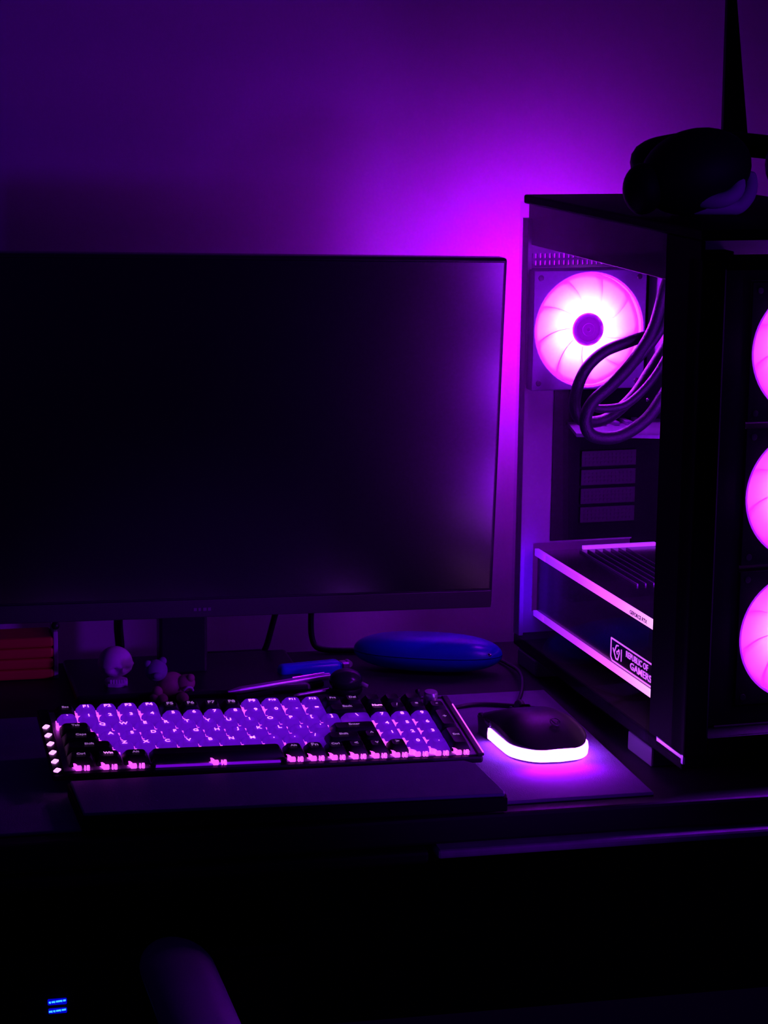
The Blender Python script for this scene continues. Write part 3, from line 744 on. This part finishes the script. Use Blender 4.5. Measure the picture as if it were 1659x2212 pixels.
# rounded gadget
GD = empty('desk_trackball', (.4630, 2.140, 0), label='small glossy black ball in a low cup, right of the lighter', cat='gadget')
MB().ball((0, 0, .0130), (.0165, .0150, .0110)).build('ball', mat('glossy_black_ball', (.03, .025, .04), .22), GD, smooth=True)
MB().lathe([(0, 0), (.0150, 0), (.0165, .003), (.0160, .006), (0, .006)], None, 32).build('cup', M_blk, GD, smooth='auto')
MB().tube([(.015, -.002, .0085), (.0215, -.004, .0062)], [.0028, .0018], n=10).build('tip', M_pale, GD, smooth=True)

# blue glasses case
GCase = empty('glasses_case', (.5620, 2.205, 0), math.radians(-21), label='dark blue oval hard glasses case under the monitor edge', cat='glasses case')
def half(sign):
    mb = MB(); NU, NV = 48, 12; g = []
    for j in range(NV+1):
        ph = PI/2*j/NV; row = []
        for i in range(NU):
            a = 2*PI*i/NU; c, s_ = math.cos(a), math.sin(a)
            ex = math.copysign(abs(c)**.85, c)*.0760*math.cos(ph)**.7; ey = math.copysign(abs(s_)**.9, s_)*.0300*math.cos(ph)**.8
            row.append(mb.bm.verts.new((ex, ey, .0195+sign*(.0004+.0185*math.sin(ph)))))
        g.append(row)
    for j in range(NV):
        for i in range(NU): mb.bm.faces.new((g[j][i], g[j][(i+1) % NU], g[j+1][(i+1) % NU], g[j+1][i]))
    bmesh.ops.remove_doubles(mb.bm, verts=mb.bm.verts, dist=.0001)
    return mb
half(1).build('lid', M_blue, GCase, smooth=True); half(-1).build('shell', M_blue, GCase, smooth=True)
MB().ball((.0640, -.0165, .0235), (.0028, .0015, .0018)).build('lid_glint', M_chrome, GCase, smooth=True)  # chrome bead added as the lid's specular dot

# cables hanging behind the monitor
cb = MB().tube([(.435, 2.27, .16), (.432, 2.290, .085), (.420, 2.2935, .040), (.410, 2.2935, .006), (.400, 2.2935, .0035), (.35, 2.2935, .0034)], .0032, n=10)
tag(cb.build('monitor_cable', M_rubber, smooth=True), label='black cable slanting down behind the monitor, nearest its stand', cat='cable', group='cables behind the monitor')
cb = MB().tube([(.470, 2.27, .17), (.462, 2.285, .085), (.4585, 2.292, .045), (.460, 2.292, .014), (.470, 2.288, .0045), (.50, 2.282, .0034), (.54, 2.28, .0034)], .0032, n=10)
tag(cb.build('monitor_cable', M_rubber, smooth=True), label='black cable dropping behind the monitor and bending along the desk', cat='cable', group='cables behind the monitor')
cb = MB().tube([(.262, 2.30, .16), (.260, 2.30, .085), (.2585, 2.298, .04), (.2585, 2.295, .0065), (.240, 2.295, .0055)], .0048, n=10)
tag(cb.build('monitor_cable', M_rubber, smooth=True), label='thick black cable hanging straight down above the skull figurine', cat='cable', group='cables behind the monitor')

# ------------------------------------------------------------ below the desk
CH = empty('chair', (.25, 1.42, -.75), label='office chair pushed under the desk, its rounded armrest catching violet light', cat='chair')
def chp(mb, n_, m, **k): return mb.build(n_, m, CH, M=T((-.25, -1.42, .75)), **k)
pad = MB(); NJ = 26; g = []
for j in range(NJ+1):
    t = j/NJ; y = 1.725-.27*t; w = .0290*min(1, math.sqrt(max(0, 1-(1-min(1, t*4.5))**2))+.02)
    if t > .85: w *= math.sqrt(max(.02, 1-((t-.85)/.15)**2))
    g.append([pad.bm.verts.new((.230+.004*t+w*math.cos(a), y, -.077+(w/.029)*.017*math.sin(a))) for a in [2*PI*k/20 for k in range(20)]])
for a, b in zip(g, g[1:]):
    for i in range(20): pad.bm.faces.new((a[i], a[(i+1) % 20], b[(i+1) % 20], b[i]))
pad.bm.faces.new(g[0]); pad.bm.faces.new(g[-1])
chp(pad, 'armrest', M_chair, smooth=True)
chp(MB().box(.228, .258, 1.54, 1.60, -.33, -.108, .006), 'armrest_post', M_blkm)
p2 = MB(); p2.box(-.315, -.255, 1.46, 1.72, -.110, -.078, .012); chp(p2, 'armrest', M_chair)
chp(MB().box(-.300, -.270, 1.54, 1.60, -.33, -.108, .006), 'armrest_post', M_blkm)
chp(MB().box(-.27, .23, 1.32, 1.78, -.36, -.29, .025, seg=4), 'seat', M_blkm)
chp(MB().box(-.29, .25, 1.545, 1.595, -.375, -.355, .004), 'cross_bar', M_blkm)
chp(MB().box(-.25, .21, 1.22, 1.29, -.32, -.14, .03, seg=4), 'backrest', M_blkm)
chp(MB().lathe([(0, -.68), (.025, -.68), (.025, -.375), (0, -.375)], T((-.02, 1.55, 0)), 20), 'gas_column', M_blkm)
for k in range(5):
    a = 2*PI*k/5+.3; c, s_ = math.cos(a), math.sin(a)
    chp(MB().tube([(-.02, 1.55, -.67), (-.02+.28*c, 1.55+.28*s_, -.70)], [.022, .014], n=10), 'leg', M_blkm)
    chp(MB().lathe([(0, -.012), (.024, -.012), (.024, .012), (0, .012)], T((-.02+.28*c, 1.55+.28*s_, -.7255)) @ Rz(a) @ Rx(PI/2), 18), 'caster', M_blkm)
# black device with blue lights under the desk
DV = empty('subwoofer', (.155, 2.06, -.75), label='black box under the desk showing two small blue glowing lines', cat='electronic device')
MB().box(-.10, .11, -.06, .14, .0, .56, .006).build('cabinet', M_blkm, DV)
wn = MB().box(-.0105, .0070, -.0612, -.0596, .3510, .3570, .001).box(-.0100, .0070, -.0612, -.0596, .3425, .3478, .001)
wn.build('display_window', M_bluehalo, DV, M=T((.0118, 0, .158)))
for zz, pat in ((.3540, (1, 0, 1, 1, 0, 1, 1, 1, 1, 0, 1, 1)), (.3450, (1, 1, 0, 1, 0, 1, 1, 1, 0, 1, 1, 1))):
    g_ = MB()
    for k, q in enumerate(pat):
        g_.box(-.0095+k*.0013, -.0095+k*.0013+(.0012 if q else .0005), -.0618, -.0610, zz-.0007-(0 if q else .0004)+k*.0001, zz+.0008+k*.0001)
    g_.build('lit_line', M_bluedisp, DV, M=T((.0118, 0, .158)))
CB = empty('cabinet', (.362, 2.175, -.75), label='low dark reddish-brown cabinet standing beneath the desk', cat='cabinet')
MB().box(-.046, .046, -.05, .07, 0, .50, .004).build('cabinet_body', M_brown, CB)
MB().box(-.042, .042, -.056, -.050, .02, .49, .003).build('door', M_brown, CB)
